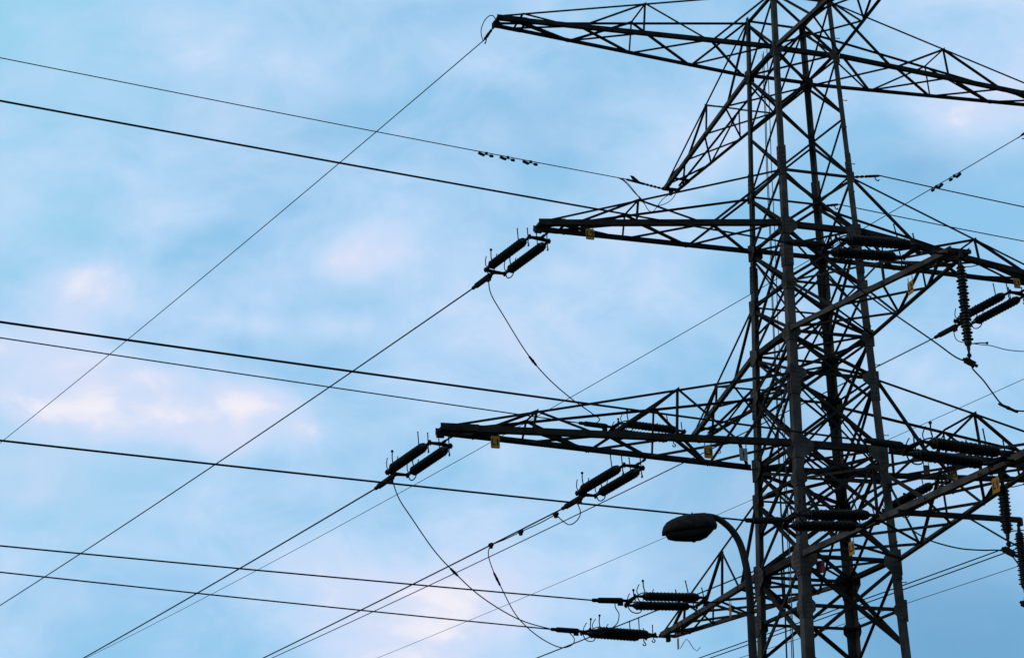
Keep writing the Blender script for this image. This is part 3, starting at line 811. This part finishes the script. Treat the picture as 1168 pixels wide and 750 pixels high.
sign(PLATES['A3L'], -AA, -BB, .25, .34, 'L1', YELLOW, 'yellow phase plate reading L1 under the tip of the long lower left arm')
sign(PLATES['A3Lm'], -AA, -BB, .25, .36, 'L3', YELLOW, 'yellow phase plate reading L3 under the lower left arm near the tower')
sign(PLATES['white'], -AA, -BB, .24, .36, 'I', WHITEP, 'grey white plate with one black bar beside the left leg')
sign(PLATES['A2R'], -AA, -BB, .22, .32, 'L1', YELLOW, 'dull yellow phase plate under the upper right arm at the right edge')
sign(PLATES['A3R'], -AA, -BB, .22, .32, 'L3', YELLOW, 'yellow plate half hidden behind the lower right lattice beams')
sign(PLATES['A3Rd'], -AA, -BB, .20, .30, None, RUSTP, 'dark rust brown plate hanging right of the right leg')
sign(PLATES['B2F'], -BB, AA, .28, .34, 'L2', YELLOW, 'yellow plate hanging right of the right leg under the light sloping beam')
sign(PLATES['B4F'], -BB, AA, .32, .36, 'L1', YELLOW, 'yellow plate beside the hanging insulator on the lower right beam')
sign(PLATES['B4Fm'], -BB, AA, .30, .36, 'L3', YELLOW, 'bright yellow plate under the thick beam in front of the back leg')
sign(PLATES['red'], unit(-AA * .6 - BB * .6), unit(AA * .6 - BB * .6), .24, .34, None, REDP, 'dark red plate hanging right of the near leg below the thick beam')
sign(PLATES['B4Bm'], -BB, AA, .16, .38, None, YELLOW, 'narrow yellow plate seen edge on beside the lamp post')
sign(PLATES['B4B'], -BB, AA, .15, .34, None, YELLOW, 'narrow yellow plate seen edge on under the lowest arm tip')

# loose wire hooks under the lower arms
for pts, lb in ((HOOKS['tip'], 'bent loose wire dangling under the lowest arm tip'), (HOOKS['mid'], 'small wire hook dangling beside the L3 plate')):
    m = MB(); o = V3(pts[0]); m.tube([V3(p) for p in pts], .012, 6)
    tag(m.build('wire_hook', DARKSTEEL, None, o), lb, 'hook')

# ---------------------------------------------------------------- street lamp
LX, LY = 3.035, 25.0
lamp = empty('street_lamp', (LX, LY, 0), 'dark street lamp with curved arm and bulky head in front of the pylon', 'street lamp')
m = MB()
zz = [(0, .11), (.9, .11), (.95, .09), (3, .085), (5.2, .062), (6.45, .052)]
m.tube([(0, 0, z) for z, _ in zz], [r for _, r in zz], 16)
m.lathe((0, 0, -.02), (0, 0, 1), [(0, .2), (.05, .2), (.06, .12)], 16)
link('pole', m.mesh('pole', POLEM, smooth=True), lamp)
arm_p = [(0, 0, 6.45), (.003, 0, 6.70)] + [(LAMP[k][0] - LX, 0, LAMP[k][2]) for k in 'bcdefg'] + [(LAMP['g'][0] - LX - .12, 0, LAMP['g'][2] - .025)]
pts = smooth_path(arm_p, 6)
m = MB(); m.tube(pts, list(np.linspace(.052, .037, len(pts))), 14)
link('lamp_arm', m.mesh('lamp_arm', POLEM, smooth=True), lamp)
# head: canopy over a deep bowl, lofted along its length
def yz(px): return 7.562 - (px - 606) * .01186      # height of a picture row at the lamp
def xx(px): return 1.952 + (px - 757) * .01186 - LX
TOPL = [(755.3, 604.5, .07), (756.5, 600.8, .11), (760, 597, .14), (765, 593.2, .16), (772, 590.2, .175), (782, 588.2, .18), (793, 586.8, .18), (803, 586.2, .17), (809, 588.5, .155), (812.5, 592, .14), (815, 596.5, .115), (816, 599.5, .09)]
def seam(px): return 608.5 - (px - 756) * .115
can, bowl = MB(), MB()
def loft(mb, stations, fn, n):
    vs = []; 
    for st in stations: vs += fn(st)
    k = len(stations)
    fs = [(i * n + j, i * n + j + 1, (i + 1) * n + j + 1, (i + 1) * n + j) for i in range(k - 1) for j in range(n - 1)]
    fs += [(i * n + n - 1, i * n, (i + 1) * n, (i + 1) * n + n - 1) for i in range(k - 1)]
    fs += [tuple(range(n))[::-1], tuple((k - 1) * n + j for j in range(n))]
    mb.add(vs, fs)
def ring_top(st):
    px, py, hw = st; zt, zs = yz(py) + random.uniform(-.007, .005), yz(seam(px)) + random.uniform(-.006, .006); out = []
    hw *= random.uniform(.94, 1.04)
    for i in range(13):
        an = math.pi * i / 12; c, s = math.cos(an), math.sin(an)
        out.append((xx(px), hw * math.copysign(abs(c) ** .6, c), zs + (zt - zs) * abs(s) ** .7))
    return out + [(xx(px), -hw * .6, zs - .012), (xx(px), hw * .6, zs - .012)]
loft(can, TOPL, ring_top, 15)
# small clip ridge across the canopy
can.prism([(xx(788), -.10, yz(587.0)), (xx(789.5), -.10, yz(587)), (xx(789.5), .10, yz(587)), (xx(788), .10, yz(587))], (0, 0, .006))
BOT = [(759.5, 610, .08), (762, 614.3, .115), (770, 616, .135), (780, 616.6, .15), (790, 616.8, .155), (798, 615.6, .15), (805, 612.5, .135), (810.5, 607, .11), (813.5, 603.5, .08)]
def ring_bot(st):
    px, py, hw = st; zb, zs = yz(py), yz(seam(px)) - .004; out = []
    for i in range(13):
        an = math.pi * i / 12; c, s = math.cos(an), math.sin(an)
        out.append((xx(px), hw * math.copysign(abs(c) ** .55, c), zs - max(zs - zb, .01) * abs(s) ** .6))
    return out + [(xx(px), -hw * .5, zs + .004), (xx(px), hw * .5, zs + .004)]
loft(bowl, BOT, ring_bot, 15)
hd = link('lamp_head', can.mesh('lamp_head', LAMPMETAL, smooth=True), lamp)
bl = link('lamp_bowl', bowl.mesh('lamp_bowl', LAMPBOWL, smooth=True), hd)
m = MB(); m.box((xx(790), 0, yz(616.8) - .006), (.02, 0, 0), (0, .02, 0), (0, 0, .012)); m.box((xx(763), 0, yz(606)), (.03, 0, 0), (0, .025, 0), (0, 0, .03))
link('lamp_clip', m.mesh('lamp_clip', LAMPMETAL), hd)
